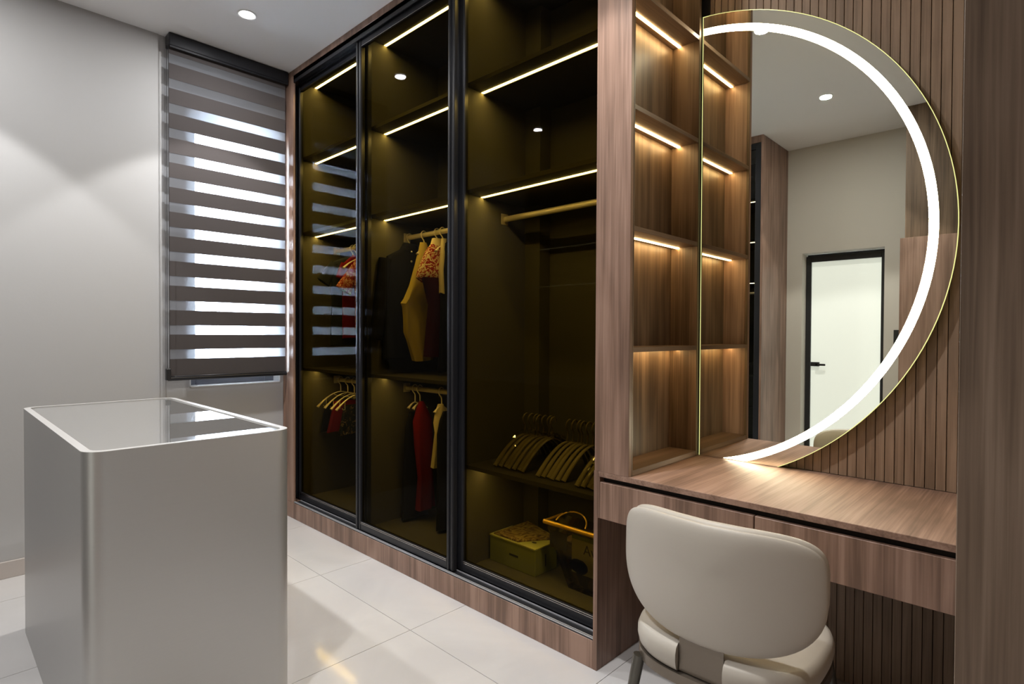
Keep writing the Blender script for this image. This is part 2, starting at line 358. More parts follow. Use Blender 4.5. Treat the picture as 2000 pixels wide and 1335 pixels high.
# ------------------------------------------------------------------ sliding wardrobe
Y0 = 1.778; YC = 1.872; YBK = 2.375
wr = thing('sliding_wardrobe', (-2.6, 2.07, 0), 'ceiling-high walnut wardrobe with three black framed amber glass sliding doors', 'wardrobe')
part('plinth', B_(XL+0.002, -1.2715, Y0, YBK, 0, 0.109, bev=0.0012), M_wood, wr)
part('filler_panel', B_(XL+0.016, -3.800, Y0, Y0+0.016, 0.1095, 3.044, bev=0.001), M_wood, wr)
part('filler_strip', B_(XL+0.002, XL+0.0158, Y0-0.006, YBK, 0.1095, ZC-0.001, bev=0.001), M_wood, wr, label='narrow walnut edge beside the blind')
part('top_filler', B_(XL+0.016, -1.2685, Y0, Y0+0.018, 3.044, ZC-0.001, bev=0.001), M_wood, wr)
bm = bmesh.new(); box(bm, -1.271, -1.253, Y0+0.0185, YBK, 0, ZC-0.001); box(bm, -1.271, -1.253, Y0, Y0+0.0185, 0, 0.7655)
part('end_panel', bm, M_wood, wr)
part('carcass_floor', B_(-3.93, -1.271, YC, YBK, 0.109, 0.125), M_inside, wr)
part('carcass_top', B_(-3.93, -1.271, YC, YBK, 3.03, 3.044), M_shelf, wr)
part('back_panel', B_(XL+0.016, -1.271, YBK, YBK+0.014, 0, 3.044), M_inside, wr)
PX = [-3.846, -2.972, -2.107]                       # right faces of the left uprights of the three bays
for x in PX: part('upright', B_(x-0.018, x, YC-0.004, YBK, 0.125, 3.03), M_inside, wr)
part('boxed_column', B_(-2.1065, -2.000, 2.290, YBK, 0.125, 3.03), M_inside, wr)
BAY = [(PX[0], PX[1]-0.018), (PX[1], PX[2]-0.018), (PX[2], -1.271)]
def led(xa, xb, ya, yb, z, parent):
    # flush diffuser looking down, with a dark lip behind it
    part('strip_housing', B_(xa, xb, yb, yb+0.003, z-0.0042, z-0.0002), M_black, parent)
    part('light_strip', B_(xa, xb, ya, yb-0.0003, z-0.0012, z-0.0003), M_led if z > 1.5 else M_ledl, parent, label='glowing warm white light strip')
for b_, (xa, xb) in enumerate(BAY):
    low = 0.616 if b_ == 2 else 1.020
    for z in (2.495, 1.972, low):
        part('shelf', B_(xa+0.0003, xb-0.0003, YC-0.002, YBK, z, z+0.019), M_shelf, wr)
    for z in (3.03, 2.495, 1.972, low):
        led(xa+0.002, xb-0.002, 1.960 if z > 1.5 else 1.969, 1.976, z, wr)
    for z in ((1.885, 0.943) if b_ < 2 else (1.885,)):
        bm = bmesh.new(); tube(bm, [(xa, 2.13, z), (xb, 2.13, z)], 0.0155, 14, flat=(1.0, 0.62), upv=(0, 0, 1))
        box(bm, xa, xa+0.004, 2.105, 2.155, z-0.028, z+0.028, 0.001)
        part('hanging_rail', bm, M_rod, wr, True)
# tracks
bm = bmesh.new(); box(bm, -3.80, -1.2715, Y0+0.002, YC-0.002, 0.1092, 0.1135)
part('bottom_track', bm, M_black, wr)
bm = bmesh.new()
for y, h_ in ((1.7825, 0.0035), (1.7895, 0.005), (1.829, 0.005), (1.868, 0.005)): box(bm, -3.80, -1.2715, y-0.0016, y+0.0016, 0.1135, 0.1135+h_)
part('track_ridges', bm, M_track, wr, label='bright silver track ridges')
bm = bmesh.new(); box(bm, -3.80, -1.2715, Y0+0.003, YC-0.002, 3.018, 3.043); box(bm, -3.80, -1.2715, Y0+0.003, Y0+0.008, 2.996, 3.043); box(bm, -3.80, -1.2715, 1.828, 1.832, 3.000, 3.02)
part('top_track', bm, M_black, wr)
def sliding(x0, x1, ya, yb, sl, sr):
    zb, zt = 0.119, 3.010
    bm = bmesh.new()
    for xa, w in ((x0, sl), (x1-sr, sr)):
        box(bm, xa, xa+w, ya+0.004, yb, zb, zt, 0.001)
        box(bm, xa+w*0.18, xa+w*0.48, ya-0.003, ya+0.006, zb, zt, 0.0025, 2)      # rounded grip of the stile
        box(bm, xa+w*0.82, xa+w*0.94, ya+0.001, ya+0.006, zb, zt, 0.001)
    box(bm, x0+sl, x1-sr, ya+0.004, yb, zt-0.045, zt, 0.001)
    d = part('sliding_door', bm, M_black, wr)
    part('bottom_rail', B_(x0+sl, x1-sr, ya+0.003, yb, zb, 0.168, bev=0.001), M_black, d)
    for za, zb_ in ((0.166, 0.1685), (0.158, 0.160), (zt-0.047, zt-0.045)): part('glazing_bead', B_(x0+sl, x1-sr, ya+0.0015, ya+0.004, za, zb_), M_bead, d)
    ym = (ya+yb)/2
    bm = bmesh.new(); vs = [bm.verts.new(p) for p in ((x0+sl-0.004, ym, 0.164), (x1-sr+0.004, ym, 0.164), (x1-sr+0.004, ym, zt-0.041), (x0+sl-0.004, ym, zt-0.041))]; bm.faces.new(vs)
    part('glass_pane', bm, M_amber, d, label='amber brown tinted glass')
sliding(-3.905, -2.955, 1.835, 1.863, 0.080, 0.060)
sliding(-3.024, -2.124, 1.796, 1.824, 0.058, 0.050)
sliding(-2.177, -1.2716, 1.835, 1.863, 0.082, 0.030)

# ------------------------------------------------------------------ lit display niche on the desk
nc = thing('display_niche', (-1.18, 2.05, 0.766), 'narrow open walnut niche tower with lit shelves beside the mirror', 'shelving unit')
NX0, NX1, NY1, ZD = -1.250, -1.118, 2.326, 0.7655
part('front_panel', B_(-1.2685, NX1, Y0, Y0+0.018, ZD, ZC-0.001, bev=0.001), M_wood, nc)
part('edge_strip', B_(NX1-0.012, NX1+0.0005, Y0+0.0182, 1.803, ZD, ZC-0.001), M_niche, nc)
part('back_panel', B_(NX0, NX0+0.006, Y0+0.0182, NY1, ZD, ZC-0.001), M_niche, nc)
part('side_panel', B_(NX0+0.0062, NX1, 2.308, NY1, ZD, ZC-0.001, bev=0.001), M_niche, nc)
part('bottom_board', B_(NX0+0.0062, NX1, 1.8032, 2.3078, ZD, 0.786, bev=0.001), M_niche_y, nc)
for z in (2.978, 2.540, 2.105, 1.664, 1.220):
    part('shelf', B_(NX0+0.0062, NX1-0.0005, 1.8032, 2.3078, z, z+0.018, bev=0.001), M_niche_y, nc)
    part('light_strip', B_(-1.214, -1.202, 1.8045, 2.3065, z-0.003, z), M_ledn, nc)
part('infill_strip', B_(-1.2495, -1.10, 2.3668, YF-0.001, ZD, ZC-0.001), M_groove, nc)

# ------------------------------------------------------------------ vanity desk
PXR = -0.095
dk = thing('vanity_desk', (-0.67, 2.05, 0.58), 'walnut wall-hung dressing desk with two handleless drawers under the mirror', 'desk')
part('desktop', B_(-1.2525, PXR-0.0005, Y0, YF-0.028, 0.7455, 0.7655, bev=0.0012), M_wood_y, dk)
part('finger_recess', B_(-1.2523, PXR-0.0005, Y0+0.03, Y0+0.045, 0.588, 0.7455), M_groove, dk)
for xa, xb in ((-1.2440, -0.6705), (-0.6675, PXR-0.002)):
    d = part('drawer', B_(xa, xb, Y0+0.0005, Y0+0.019, 0.588, 0.7265, bev=0.001), M_wood, dk)
    part('drawer_box', B_(xa+0.012, xb-0.012, Y0+0.046, 2.25, 0.592, 0.72), M_niche, d)
bm = B_(-1.2525, -1.2450, Y0+0.0005, Y0+0.03, 0.588, 0.7455); part('side_cheek', bm, M_wood, dk)

# fluted wall panels: every slat is a part
def fluted(name, loc, label, z0, z1, xa, xb):
    t = thing(name, loc, label, 'wall panel', 'fluted walnut wall panelling')
    part('backing', B_(xa, xb, 2.384, YF-0.0005, z0, z1), M_groove, t)
    x = -0.234 + 0.02915*5
    proto = None
    while x > xa:
        a, b = max(x-0.02915+0.0011, xa), min(x-0.0011, xb)
        if b-a > 0.004: part('slat', B_(a, b, 2.3665, 2.384, z0, z1, bev=0.0007), M_slat, t)
        x -= 0.02915
fluted('fluted_panel', (-0.6, 2.38, ZD), 'fluted walnut wall panel rising behind the half-moon mirror', ZD+0.0005, ZC-0.001, -1.0985, PXR-0.001)
fluted('fluted_panel', (-0.6, 2.38, 0), 'dark fluted walnut wall panel in the knee space under the desk', 0.0005, 0.7450, -1.2525, PXR-0.001)

# ------------------------------------------------------------------ half-moon mirror
MC, MR, MXL, YM = (-1.230, 1.6566), 0.994, -1.1145, 2.3306
def moon(r0, zlo, xlo, n=72):
    cx, cz = MC
    at = math.asin(min(1, math.sqrt(max(0, r0*r0-(xlo-cx)**2))/r0)); ab = math.asin((zlo-cz)/r0)
    return [(cx+r0*math.cos(at+(ab-at)*i/n), cz+r0*math.sin(at+(ab-at)*i/n)) for i in range(n+1)]
def plate(pts2, y0, y1):
    bm = bmesh.new(); a = [bm.verts.new((x, y0, z)) for x, z in pts2]; b = [bm.verts.new((x, y1, z)) for x, z in pts2]; n = len(pts2)
    bm.faces.new(a); bm.faces.new(b[::-1])
    for i in range(n): bm.faces.new((a[i], a[(i+1) % n], b[(i+1) % n], b[i]))
    return bm
mr = thing('half_moon_mirror', (-0.75, YM, ZD), 'large half-moon mirror with an inset white light band standing on the desk', 'mirror')
arc = moon(MR, ZD+0.001, MXL)
part('mirror_glass', plate(arc + [(MXL, ZD+0.001)], YM, YM+0.003), M_mirror, mr)
arc2 = moon(MR-0.02, ZD+0.001, MXL+0.01)
part('back_box', plate(arc2 + [(MXL+0.01, ZD+0.001)], YM+0.0062, 2.366), M_blackm, mr)
bm = bmesh.new(); N_ = len(arc)
path = [(MXL, ZD+0.001)] + arc
fr = [bm.verts.new((x, YM-0.0005, z)) for x, z in path]; bk = [bm.verts.new((x, YM+0.006, z)) for x, z in path]
inn = []
for i, (x, z) in enumerate(path):
    if i == 0: q = (x+0.003, z)
    elif i == 1: q = (x+0.003, z-0.004)
    else: q = (MC[0]+(x-MC[0])*(1-0.0022/MR), MC[1]+(z-MC[1])*(1-0.0022/MR))
    inn.append(q)
fi = [bm.verts.new((x, YM-0.0005, z)) for x, z in inn]; bi = [bm.verts.new((x, YM+0.006, z)) for x, z in inn]
for i in range(len(path)-1):
    for a, b in ((fr, bk), (bk, bi), (bi, fi), (fi, fr)): bm.faces.new((a[i], a[i+1], b[i+1], b[i]))
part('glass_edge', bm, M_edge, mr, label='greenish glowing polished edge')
o_, i_ = moon(0.942, ZD+0.004, MXL+0.005), moon(0.915, ZD+0.004, MXL+0.005)
bm = bmesh.new(); n = len(o_)
A = [[bm.verts.new((x, y, z)) for x, z in c] for c, y in ((o_, YM-0.0012), (i_, YM-0.0012), (i_, YM), (o_, YM))]
for k in range(n-1):
    for q in range(4): bm.faces.new((A[q][k], A[q][k+1], A[(q+1) % 4][k+1], A[(q+1) % 4][k]))
part('light_band', bm, M_band, mr, label='white glowing frosted arc')

# ------------------------------------------------------------------ tall cabinet at the right edge
tc_ = thing('tall_cabinet', (0.5, 1.66, 0), 'full-height figured walnut cabinet side closing the right of the desk', 'cabinet')
part('face_panel', B_(PXR, XR-0.001, 0.960, 0.980, 0, ZC-0.001, bev=0.001), M_panel, tc_)
part('side_panel', B_(PXR, PXR+0.018, 0.9802, YF-0.001, 0, ZC-0.001), M_panel, tc_)

# ------------------------------------------------------------------ things behind the camera, seen in the mirror
ow = thing('opposite_wardrobe', (-2.9, -0.9, 0), 'walnut wardrobe with black glass doors left of the white door, reflected in the mirror', 'wardrobe')
OY0, OY1, OXR = YB+0.001, -0.58, -1.925
part('end_panel', B_(OXR-0.018, OXR, OY0, OY1, 0, ZC-0.001, bev=0.001), M_wood, ow)
part('top_filler', B_(XW+0.001, OXR-0.018, OY1-0.018, OY1, 3.02, ZC-0.001), M_wood, ow)
part('plinth', B_(XW+0.013, OXR-0.018, OY1-0.05, OY1-0.002, 0, 0.10), M_wood, ow)
part('back_panel', B_(XW+0.001, OXR-0.018, OY0, OY0+0.01, 0.1, 3.02), M_inside, ow)
part('carcass_floor', B_(XW+0.001, OXR-0.018, OY0+0.01, OY1-0.03, 0.1, 0.118), M_shelf, ow)
for z in (2.52, 2.146, 1.768): 
    part('shelf', B_(XW+0.001, OXR-0.0185, OY0+0.01, OY1-0.06, z, z+0.018), M_shelf, ow)
    part('light_strip', B_(XW+0.003, OXR-0.02, OY1-0.13, OY1-0.12, z-0.004, z), M_ledo, ow)
for z, zz in ((0.125, 0.355), (0.361, 0.615), (0.621, 0.90)): part('drawer', B_(-2.90, OXR-0.02, OY1-0.35, OY1-0.09, z, zz, bev=0.002), M_inside, ow)
bm = bmesh.new(); tube(bm, [(XW+0.002, -0.80, 1.68), (OXR-0.019, -0.80, 1.68)], 0.014, 10); part('hanging_rail', bm, M_rod, ow, True)
for xa, xb in ((XW+0.02, -2.93), (-2.92, OXR-0.019)):
    bm = bmesh.new()
    for a, b in ((xa, xa+0.05), (xb-0.05, xb)): box(bm, a, b, OY1-0.03, OY1-0.005, 0.105, 3.015, 0.002)
    box(bm, xa+0.05, xb-0.05, OY1-0.03, OY1-0.005, 0.105, 0.16); box(bm, xa+0.05, xb-0.05, OY1-0.03, OY1-0.005, 2.965, 3.015)
    d = part('glass_door', bm, M_black, ow)
    bm = bmesh.new(); vs = [bm.verts.new(p) for p in ((xa+0.046, OY1-0.018, 0.155), (xb-0.046, OY1-0.018, 0.155), (xb-0.046, OY1-0.018, 2.97), (xa+0.046, OY1-0.018, 2.97))]; bm.faces.new(vs)
    part('glass_pane', bm, M_grey, d)
cb = thing('stepped_cabinet', (0.2, -0.95, 0), 'walnut cabinet with a proud lower door right of the white door, reflected in the mirror', 'cabinet')
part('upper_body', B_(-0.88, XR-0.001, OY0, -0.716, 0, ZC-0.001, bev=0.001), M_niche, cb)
part('lower_door', B_(-0.899, XR-0.001, -0.7155, -0.640, 0.0, 2.045, bev=0.002), M_wood, cb)
part('lower_cheek', B_(-0.899, -0.8805, OY0, -0.716, 0.0, 2.045), M_wood, cb)
solid('wall_switch', B_(-1.035, -0.95, YB+0.0002, YB+0.012, 1.18, 1.335, bev=0.002), M_blackm, (-1.0, YB, 1.26), 'dark switch plate on the wall between white door and stepped cabinet', 'switch')

# ------------------------------------------------------------------ display island
ix0, ix1, iy0, iy1, iz = -3.217, -1.878, 0.300, 0.877, 0.958
isl = thing('display_island', ((ix0+ix1)/2, (iy0+iy1)/2, 0), 'grey metallic dressing island with rounded corners and an inset glass top', 'island')
def shell(bm, outer, inner, z0, z1):
    n = len(outer)
    a = [bm.verts.new((x, y, z0)) for x, y in outer]; b = [bm.verts.new((x, y, z1)) for x, y in outer]
    c = [bm.verts.new((x, y, z1)) for x, y in inner]; d = [bm.verts.new((x, y, z0)) for x, y in inner]
    for p, q in ((a, b), (b, c), (c, d), (d, a)):
        for i in range(n): bm.faces.new((p[i], p[(i+1) % n], q[(i+1) % n], q[i]))
bm = bmesh.new(); prism(bm, roundrect(ix0, ix1, iy0, iy1, 0.055, 12), 0, iz-0.10)
part('body', bm, M_island, isl, True)
bm = bmesh.new(); shell(bm, roundrect(ix0, ix1, iy0, iy1, 0.055, 12), roundrect(ix0+0.02, ix1-0.02, iy0+0.02, iy1-0.02, 0.038, 12), iz-0.10, iz-0.0015)
part('upper_body', bm, M_island, isl, True)
bm = bmesh.new(); shell(bm, roundrect(ix0, ix1, iy0, iy1, 0.055, 12), roundrect(ix0+0.022, ix1-0.022, iy0+0.022, iy1-0.022, 0.036, 12), iz-0.0015, iz)
part('rim', bm, M_rim, isl, label='pale grey top rim')
bm = bmesh.new(); prism(bm, roundrect(ix0+0.02, ix1-0.02, iy0+0.02, iy1-0.02, 0.038, 12), iz-0.0995, iz-0.030); part('tray', bm, M_felt, isl)
for k in range(1, 4):
    x = ix0 + (ix1-ix0)*k/4; part('tray_divider', B_(x-0.005, x+0.005, iy0+0.03, iy1-0.03, iz-0.030, iz-0.018), M_felt, isl)
bm = bmesh.new(); vs = [bm.verts.new((x, y, iz-0.004)) for x, y in roundrect(ix0+0.0235, ix1-0.0235, iy0+0.0235, iy1-0.0235, 0.0345, 12)]; bm.faces.new(vs)
part('glass_top', bm, M_topglass, isl, label='clear reflective glass inset')

# ------------------------------------------------------------------ vanity chair
CX, CY, CR = -0.639, 1.356, math.radians(1.7)
ch = thing('vanity_chair', (-0.637, 1.57, 0), 'white leather chair with curved shell back and bronze metal legs at the desk', 'chair')
Wd, ZT, ZB, KC, LE, ZM, PL = 0.268, 0.808, 0.500, 1.142, 0.017, 0.673, 2.638
def loc2w(u, v, z):
    a = CR; return Vector((CX + u*math.cos(a) - v*math.sin(a), CY + u*math.sin(a) + v*math.cos(a), z))
def shellback(sc_, v_off, thick, zlift=0.0, n=72):
    bm = bmesh.new(); rhos = [0.25, 0.5, 0.7, 0.82, 0.9, 0.95, 0.98, 0.995, 1.0]
    def pt(rho, th, side):
        c, s = math.cos(th), math.sin(th); pu = 4.5 if s > 0 else PL
        u = Wd*sc_*math.copysign(abs(c)**(2/pu), c)*rho
        hh = (ZT-ZM) if s > 0 else (ZM-ZB)
        z = ZM + hh*sc_*math.copysign(abs(s)**(2/pu), s)*rho + zlift
        t = thick*max(0.0, 1-rho**7)**0.5
        v = KC*u*u + LE*(z-ZB) + v_off + side*t
        return loc2w(u, v, z)
    for side in (-1, 1):
        rings = [[pt(r_, 2*PI*k/n, side) for k in range(n)] for r_ in rhos]
        vr = ring_loft(bm, rings, cap=False); c = bm.verts.new(pt(0, 0, side))
        for k in range(n): bm.faces.new((c, vr[0][k], vr[0][(k+1) % n]))
    bmesh.ops.remove_doubles(bm, verts=bm.verts[:], dist=0.0004)
    return bm
part('backrest', shellback(1.0, 0.003, 0.014), M_leather, ch, True)
part('back_cushion', shellback(0.985, 0.033, 0.020, 0.004), M_leather, ch, True)
def seat_ring(a, b, z, p=3.0, n=96):
    o = []
    for x, y in superell(0, 0, a, b, p, n):
        o.append(loc2w(x, y+0.215, z))
    return o
bm = bmesh.new()
prof = [(0.90, 0.414), (0.955, 0.417), (0.985, 0.428), (1.0, 0.445), (0.998, 0.462), (0.975, 0.477), (0.93, 0.485), (0.8, 0.487), (0.5, 0.482), (0.2, 0.480)]
ring_loft(bm, [seat_ring(0.238*s, 0.232*s, z) for s, z in prof])
seat = part('seat', bm, M_leather, ch, True)
bm = bmesh.new(); bmesh.ops.create_cube(bm, size=1.0); cut_c = loc2w(0, -0.043, 0.45)      # slot for the back bracket
bm.transform(Matrix.Translation(cut_c) @ Matrix.Rotation(CR, 4, 'Z') @ Matrix.Diagonal((0.1216, 0.100, 0.20, 1)))
cutter = part('cutter', bm, M_leather, ch)
md = seat.modifiers.new('slot', 'BOOLEAN'); md.operation = 'DIFFERENCE'; md.object = cutter; md.solver = 'EXACT'
bpy.context.view_layer.update(); me = bpy.data.meshes.new_from_object(seat.evaluated_get(bpy.context.evaluated_depsgraph_get()))
seat.modifiers.clear(); old = seat.data; seat.data = me; bpy.data.meshes.remove(old); me.name = 'seat'
me.set_sharp_from_angle(angle=math.radians(40)); cm = cutter.data; bpy.data.objects.remove(cutter); bpy.data.meshes.remove(cm)
bm = bmesh.new()
ring_loft(bm, [seat_ring(0.238*s, 0.232*s, z) for s, z in ((0.985, 0.386), (0.985, 0.4135), (0.90, 0.4135), (0.90, 0.386), (0.985, 0.386))], cap=False)
bmesh.ops.remove_doubles(bm, verts=bm.verts[:], dist=0.0003)
part('seat_frame', bm, M_champ, ch, True, 'bronze metal ring under the seat')
bm = bmesh.new(); pr = []
for v, z in ((0.001, 0.417), (0.001, 0.49), (0.004, 0.53)): pr.append((v, z))
rings = [[loc2w(-0.058, v, z), loc2w(0.058, v, z), loc2w(0.058, v+0.004, z), loc2w(-0.058, v+0.004, z)] for v, z in pr]
ring_loft(bm, rings); part('back_bracket', bm, M_champ, ch, False, 'flat bronze plate joining seat and back')
for sx, sy in ((-1, -1), (1, -1), (1, 1), (-1, 1)):
    top = loc2w(sx*0.192, 0.215+sy*0.180, 0.392); foot = loc2w(sx*0.245, 0.215+sy*0.235, 0.0)
    bm = bmesh.new(); pts = [top.lerp(foot, t) for t in (0, 0.35, 0.7, 1.0)]; tube(bm, pts, [0.0165, 0.0145, 0.012, 0.009], 14)
    part('leg', bm, M_gun, ch, True)

# ------------------------------------------------------------------ hangers and clothes
def hook_pts(): return smooth_curve([(0, .019, -.006), (0, .017, .012), (0, 0, .0215), (0, -.017, .012), (0, -.0205, -.006), (0, -.013, -.022), (0, -.002, -.034), (0, .002, -.05), (0, .002, -.088)], 5)
def make_hanger(loc, label, m, clips=False, broad=False, w=0.20, drop=0.105, group=None):
    t = thing('clothes_hanger', loc, label, 'hanger', group); L0 = Vector(loc)
    bm = bmesh.new(); tube(bm, [L0+p for p in hook_pts()], 0.0038, 8); part('hook', bm, m, t, True)
    pts = [L0+Vector((0, -w+2*w*i/24, -.088-drop*abs(-1+2*i/24)**1.9)) for i in range(25)]
    bm = bmesh.new()
    if broad: tube(bm, pts, [0.0085+0.0045*abs(-1+i/12)**2 for i in range(25)], 10, flat=(1.0, 0.5))
    else: tube(bm, pts, [0.0048+0.006*abs(-1+i/12)**4 for i in range(25)], 8, flat=(1.25, 0.75))
    part('arms', bm, m, t, True)
    if clips:
        bm = bmesh.new()
        for s in (-1, 1):
            y = s*0.112; z = -.088-drop*abs(y/w)**1.9
            tube(bm, [L0+Vector(p) for p in smooth_curve([(0, y, z), (0, y, z-.045), (0, y-s*.0, z-.056), (0, y+s*.012, z-.058), (0, y+s*.022, z-.048)], 3)], 0.0028, 6)
        tube(bm, [L0+Vector(p) for p in smooth_curve([(0, -.055, -.10), (0, -.02, -.118), (0, .02, -.118), (0, .055, -.10)], 4)], 0.0022, 6)
        part('skirt_hooks', bm, m, t, True)
    return t

def cloth_loft(rows, folds=5, amp=0.004, seed=0, n=32, x0=0.0):
    """rows: (z, y_front, y_back, half thickness); hangs in the plane x = x0"""
    bm = bmesh.new(); rings = []; rnd = random.Random(seed); ph = rnd.random()*6
    zt = rows[0][0]; zb = rows[-1][0]
    for z, ya, yb, h in rows:
        k = (zt-z)/max(1e-6, zt-zb); ring = []
        for i in range(n):
            t = 2*PI*i/n; c, s = math.cos(t), math.sin(t)
            y = (ya+yb)/2 - (yb-ya)/2*math.copysign(abs(c)**0.8, c)
            w = amp*k*math.sin(folds*t+ph+2*k) + 0.5*amp*math.sin(3*t+7*k+ph)
            ring.append((x0 + h*math.copysign(abs(s)**0.8, s) + w, y, z + 0.004*k*math.sin(2*t+ph)))
        rings.append(ring)
    ring_loft(bm, rings); return bm
def sleeve(p0, p1, a0, a1, b0, b1, x0, n=20, amp=0.003, seed=1):
    """tapering tube from p0 to p1 (y, z); a = half width in the hanging plane, b = half thickness"""
    bm = bmesh.new(); rings = []; d = Vector((p1[0]-p0[0], p1[1]-p0[1])).normalized(); q = Vector((-d.y, d.x)); M = 7
    for j in range(M):
        t = j/(M-1); cy, cz = p0[0]+(p1[0]-p0[0])*t, p0[1]+(p1[1]-p0[1])*t
        a, b = a0+(a1-a0)*t, b0+(b1-b0)*t; ring = []
        for i in range(n):
            th = 2*PI*i/n; u = a*math.cos(th); w = b*math.sin(th) + amp*math.sin(4*th+5*t+seed)
            ring.append((x0+w, cy+q.x*u, cz+q.y*u))
        rings.append(ring)
    ring_loft(bm, rings); return bm
def garment(name, x, y, z, label, cat, rows, m, sleeves=(), collar=None, collar_mat=None, folds=5, amp=0.004, group='clothes hanging in the wardrobe'):
    t = thing(name, (x, y, z), label, cat, group)
    part('body', cloth_loft(rows, folds, amp, sum(map(ord, label)) % 97, x0=x), m, t, True)
    for s in sleeves: part('sleeve', sleeve(*s, x0=x), m, t, True)
    if collar:
        bm = cloth_loft(collar, 3, 0.001, 3, x0=x); part('collar', bm, collar_mat or m, t, True)
    return t
F_navy = fabric('cloth_black_wool', (0.012, 0.012, 0.014)); F_yel = fabric('cloth_yellow_silk', (0.55, 0.43, 0.10), 0.5)
F_teal = fabric('cloth_dark_teal', (0.030, 0.036, 0.045)); F_red = fabric('cloth_red', (0.19, 0.010, 0.012)); F_cream = fabric('cloth_cream', (0.72, 0.62, 0.40))
F_flor = pattern('cloth_red_floral', (0.30, 0.03, 0.03), (0.42, 0.12, 0.09), (0.62, 0.40, 0.30), 60, 0.44, 0.60)
F_bro = pattern('cloth_cream_and_red_branches', (0.70, 0.58, 0.36), (0.45, 0.06, 0.04), (0.30, 0.025, 0.02), 26, 0.47, 0.53, 3.0)
F_maroon = fabric('cloth_maroon', (0.035, 0.005, 0.006)); F_dpat = pattern('cloth_dark_print', (0.015, 0.018, 0.015), (0.05, 0.04, 0.03), (0.30, 0.22, 0.10), 40, 0.52, 0.64)
HY = 2.13; ZU, ZL = 1.887, 0.945
# middle bay, upper rail
c2u = [(-2.943, 'cream hanger holding the black jacket in the middle bay'), (-2.796, 'cream hanger holding the yellow silk dress'), (-2.669, 'cream hanger holding the cream and red blouse'), (-2.618, 'cream hanger holding the dark robe beside the second door stile')]
hg = make_hanger((c2u[0][0], HY, ZU), c2u[0][1], M_hanger, w=0.13, drop=0.07, group='hangers on the rails')
hn = make_hanger((c2u[1][0], HY, ZU), c2u[1][1], M_hanger, w=0.05, drop=0.035, group='hangers on the rails')
for x, lb in c2u[2:]: dup(hn, (x, HY, ZU), lb)
garment('black_jacket', -2.943, HY, 1.15, 'black wool jacket hanging first on the middle rail', 'jacket',
        [(1.825, 2.10, 2.16, .02), (1.80, 2.05, 2.21, .03), (1.755, 1.965, 2.29, .036), (1.69, 1.94, 2.30, .045), (1.50, 1.945, 2.29, .05), (1.30, 1.935, 2.30, .052), (1.13, 1.93, 2.305, .055)], F_navy,
        [((1.955, 1.735), (1.885, 1.25), .045, .038, .035, .034)], collar=[(1.845, 2.085, 2.175, .03), (1.80, 2.06, 2.20, .038)])
bpy.data.objects['black_jacket'].children[0]['label'] = 'black jacket body'
bm = bmesh.new()
for z in (1.79, 1.73, 1.62): bmesh.ops.create_icosphere(bm, subdivisions=1, radius=0.008, matrix=Matrix.Translation((-2.895, 2.11, z)))
part('button', bm, M_steel, bpy.data.objects['black_jacket'], True, 'small pale buttons')
yd = garment('yellow_dress', -2.796, HY, 1.1, 'yellow silk dress gathered at the neck with a fluted side edge', 'dress',
        [(1.838, 2.10, 2.15, .012), (1.80, 2.092, 2.165, .02), (1.70, 2.065, 2.19, .025), (1.57, 2.025, 2.21, .028), (1.49, 1.985, 2.22, .03), (1.462, 1.962, 2.22, .026), (1.44, 1.972, 2.22, .022), (1.37, 1.978, 2.215, .026), (1.29, 1.981, 2.21, .026), (1.24, 2.005, 2.2, .022), (1.12, 2.05, 2.19, .02)], F_yel, amp=0.009, folds=7)
garment('red_branch_blouse', -2.669, HY, 1.55, 'cream blouse with a red branch print and puffed sleeves', 'blouse',
        [(1.815, 2.09, 2.17, .02), (1.77, 2.05, 2.21, .032), (1.70, 2.015, 2.24, .04), (1.64, 1.99, 2.25, .045), (1.61, 1.985, 2.25, .042), (1.585, 2.02, 2.24, .03)], F_bro,
        collar=[(1.848, 2.098, 2.162, .022), (1.805, 2.085, 2.175, .026)], collar_mat=F_cream)
garment('maroon_skirt', -2.655, HY, 1.1, 'dark maroon skirt hanging under the cream and red blouse', 'skirt',
        [(1.612, 2.0, 2.24, .030), (1.575, 2.02, 2.24, .034), (1.45, 2.06, 2.22, .036), (1.15, 2.03, 2.24, .04)], F_maroon, amp=0.007)
garment('dark_robe', -2.607, HY, 1.06, 'near-black robe with cream piping beside the second door stile', 'robe',
        [(1.83, 2.118, 2.15, .010), (1.78, 2.112, 2.19, .016), (1.72, 2.108, 2.24, .018), (1.40, 2.108, 2.25, .020), (1.06, 2.10, 2.26, .020)], F_navy, collar=[(1.842, 2.114, 2.15, .012), (1.66, 2.102, 2.12, .020), (1.52, 2.104, 2.125, .024)], collar_mat=F_cream)
